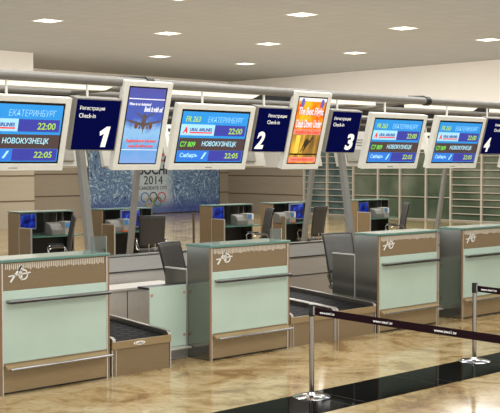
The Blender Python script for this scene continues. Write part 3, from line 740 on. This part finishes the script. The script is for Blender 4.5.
# ------------------------------------------------------------------ banner on the back wall
YBN = 36.9
t = thing('event_banner', 'large blue and white city banner with five rings on back wall', 'banner', (25.4, YBN, 0))
def banner_mat():
    m = bpy.data.materials.new('banner_print'); m.use_nodes = True; nt = m.node_tree; b = nt.nodes['Principled BSDF']; b.inputs['Roughness'].default_value = .6
    tc = nt.nodes.new('ShaderNodeTexCoord'); sp = nt.nodes.new('ShaderNodeSeparateXYZ'); nt.links.new(tc.outputs['Object'], sp.inputs[0])
    n = nt.nodes.new('ShaderNodeTexNoise'); n.inputs['Scale'].default_value = 1.6; n.inputs['Detail'].default_value = 6; n.inputs['Roughness'].default_value = .62; n.inputs['Distortion'].default_value = 6
    nt.links.new(tc.outputs['Object'], n.inputs['Vector'])
    r = nt.nodes.new('ShaderNodeValToRGB'); e = r.color_ramp.elements
    for _ in range(2): e.new(.5)
    for i, (p, c) in enumerate([(.38, (36, 54, 92)), (.46, (112, 144, 172)), (.52, (46, 70, 112)), (.60, (168, 190, 204))]): e[i].position = p; e[i].color = lin(c)
    nt.links.new(n.outputs[0], r.inputs[0])
    # white zone behind the lettering
    n2 = nt.nodes.new('ShaderNodeTexNoise'); n2.inputs['Scale'].default_value = .9; nt.links.new(tc.outputs['Object'], n2.inputs['Vector'])
    ax = nt.nodes.new('ShaderNodeMath'); ax.operation = 'SUBTRACT'; ax.inputs[1].default_value = 3.35; nt.links.new(sp.outputs[0], ax.inputs[0])
    ab = nt.nodes.new('ShaderNodeMath'); ab.operation = 'ABSOLUTE'; nt.links.new(ax.outputs[0], ab.inputs[0])
    a2 = nt.nodes.new('ShaderNodeMath'); a2.operation = 'MULTIPLY_ADD'; a2.inputs[1].default_value = 1.2; nt.links.new(n2.outputs[0], a2.inputs[0]); nt.links.new(ab.outputs[0], a2.inputs[2])
    mr = nt.nodes.new('ShaderNodeMapRange'); mr.inputs[1].default_value = 1.3; mr.inputs[2].default_value = 1.75; mr.inputs[3].default_value = .92; mr.inputs[4].default_value = 0; nt.links.new(a2.outputs[0], mr.inputs[0])
    mx = nt.nodes.new('ShaderNodeMix'); mx.data_type = 'RGBA'; mx.inputs[7].default_value = lin((176, 186, 188)); nt.links.new(mr.outputs[0], mx.inputs[0]); nt.links.new(r.outputs[0], mx.inputs[6])
    # deep blue foot
    m3 = nt.nodes.new('ShaderNodeMapRange'); m3.inputs[1].default_value = .25; m3.inputs[2].default_value = .8; m3.inputs[3].default_value = .85; m3.inputs[4].default_value = 0; nt.links.new(sp.outputs[2], m3.inputs[0])
    my = nt.nodes.new('ShaderNodeMix'); my.data_type = 'RGBA'; my.inputs[7].default_value = lin((52, 66, 128)); nt.links.new(m3.outputs[0], my.inputs[0]); nt.links.new(mx.outputs[2], my.inputs[6])
    nt.links.new(my.outputs[2], b.inputs['Base Color']); return m
MB().box(0, 7.15, 0, .05, .03, 4.61).build('printed_face', banner_mat(), t)
MB().box(-.03, 0, -.01, .06, .0, 4.64).box(7.15, 7.18, -.01, .06, 0, 4.64).box(-.03, 7.18, -.01, .06, 4.61, 4.64).build('frame', SIDE, t)
INK = mat('banner_ink', (40, 42, 50), .6, var=.02)
text('SOCHI', 2.6, 4.12, 1.69, 2.12, 0, INK, t, bold=.03, depth=.01)
text('2014', 2.85, 3.88, 1.27, 1.64, 0, INK, t, bold=.0, depth=.01)
text('CANDIDATE CITY', 2.6, 4.12, 1.04, 1.19, 0, INK, t, bold=.0, depth=.01)
flat([[(3.55, 2.14), (3.66, 2.62), (4.05, 2.62), (3.78, 2.42), (3.9, 2.3)]], mat('emblem_red', (190, 50, 45), .6), t, 'emblem', -.01, .01)
flat([[(3.9, 2.28), (4.12, 2.62), (4.2, 2.5), (4.02, 2.2)]], INK, t, 'emblem', -.01, .01)
for (x, z, c, nm) in ((2.90, .72, (40, 110, 170), 'blue'), (3.36, .72, (30, 30, 34), 'black'), (3.82, .72, (190, 45, 50), 'red'), (3.13, .52, (200, 165, 50), 'yellow'), (3.59, .52, (50, 130, 80), 'green')):
    o = MB().tube([(x + .20 * math.cos(2 * math.pi * k / 28), -.012 - (.006 if z < .6 else 0), z + .20 * math.sin(2 * math.pi * k / 28)) for k in range(28)], .022, 8, True).build('ring', mat('ring_' + nm, c, .5), t, True)
    o['label'] = nm + ' ring'

# thin dark floor post beside the booth
t = thing('barrier_post', 'thin dark upright post by the booth right of the banner', 'post', (14.93, 17.75, 0))
MB().lathe([(0, 0), (.14, 0), (.14, .015), (.03, .03), (0, .03)], 24).build('base', DARK, t, True)
MB().tube([(0, 0, .03), (0, 0, 1.13)], .025, 12).build('pole', mat('brown_pole', (84, 66, 48), .4), t, True)

# ------------------------------------------------------------------ queue barriers
def stanchion(label, x, y, ylen, texts):
    t = thing('queue_post', label, 'queue barrier post', (x, y, 0), (0, 0, 0), 'chrome queue posts with maroon belts')
    MB().lathe([(0, 0), (.175, 0), (.178, .006), (.15, .016), (.09, .026), (.045, .032), (.032, .05), (0, .05)], 48).build('base', CHROME, t, True)
    MB().tube([(0, 0, .04), (0, 0, .77)], .024, 20).build('pole', mat('post_chrome', (150, 144, 134), .12, 1.0, var=.02), t, True)
    MB().lathe([(0, .765), (.030, .765), (.031, .77), (.031, .868), (.027, .875), (0, .875)], 24).build('head', mat('head_dark', (34, 32, 30), .3, .5), t, True)
    MB().tube([(-.006, -.033, .78), (-.006, -.033, .86)], .01, 8).build('belt_slot', STEEL, t, True)
    b = MB(); n = 30
    def f(u, v):
        return (.0 + .004 * math.sin(u * 8), -.03 - u * ylen, .778 + v * .068 - .018 * math.sin(math.pi * u) )
    b.grid(n, 1, f); bl = b.build('belt', BELTRED, t, solid=.003)
    # lettering on the face that looks to -X
    for (y0, y1) in texts:
        # local frame: text runs towards -Y on a face looking to -X
        M = Matrix(((0, 1, 0, 0), (-1, 0, 0, 0), (0, 0, 1, 0), (0, 0, 0, 1)))
        u = (abs(y0) / ylen); zc = .812 - .018 * math.sin(math.pi * u)
        xo = .004 * math.sin(u * 8)
        text('www.tws1.tv', -y0, -y1, zc - .013, zc + .012, -.0035 + xo, WHITE, bl, bold=.0, depth=.0015, M=M)
    return t
stanchion('chrome queue post in centre foreground, belt running right from it', 7.28, 6.94, 4.2, [(-.105, -.29), (-.75, -.97), (-1.42, -1.65), (-2.1, -2.33)])
stanchion('chrome queue post at lower right in front of rightmost counter', 9.92, 6.97, 3.0, [(-.085, -.29), (-.75, -.97)])
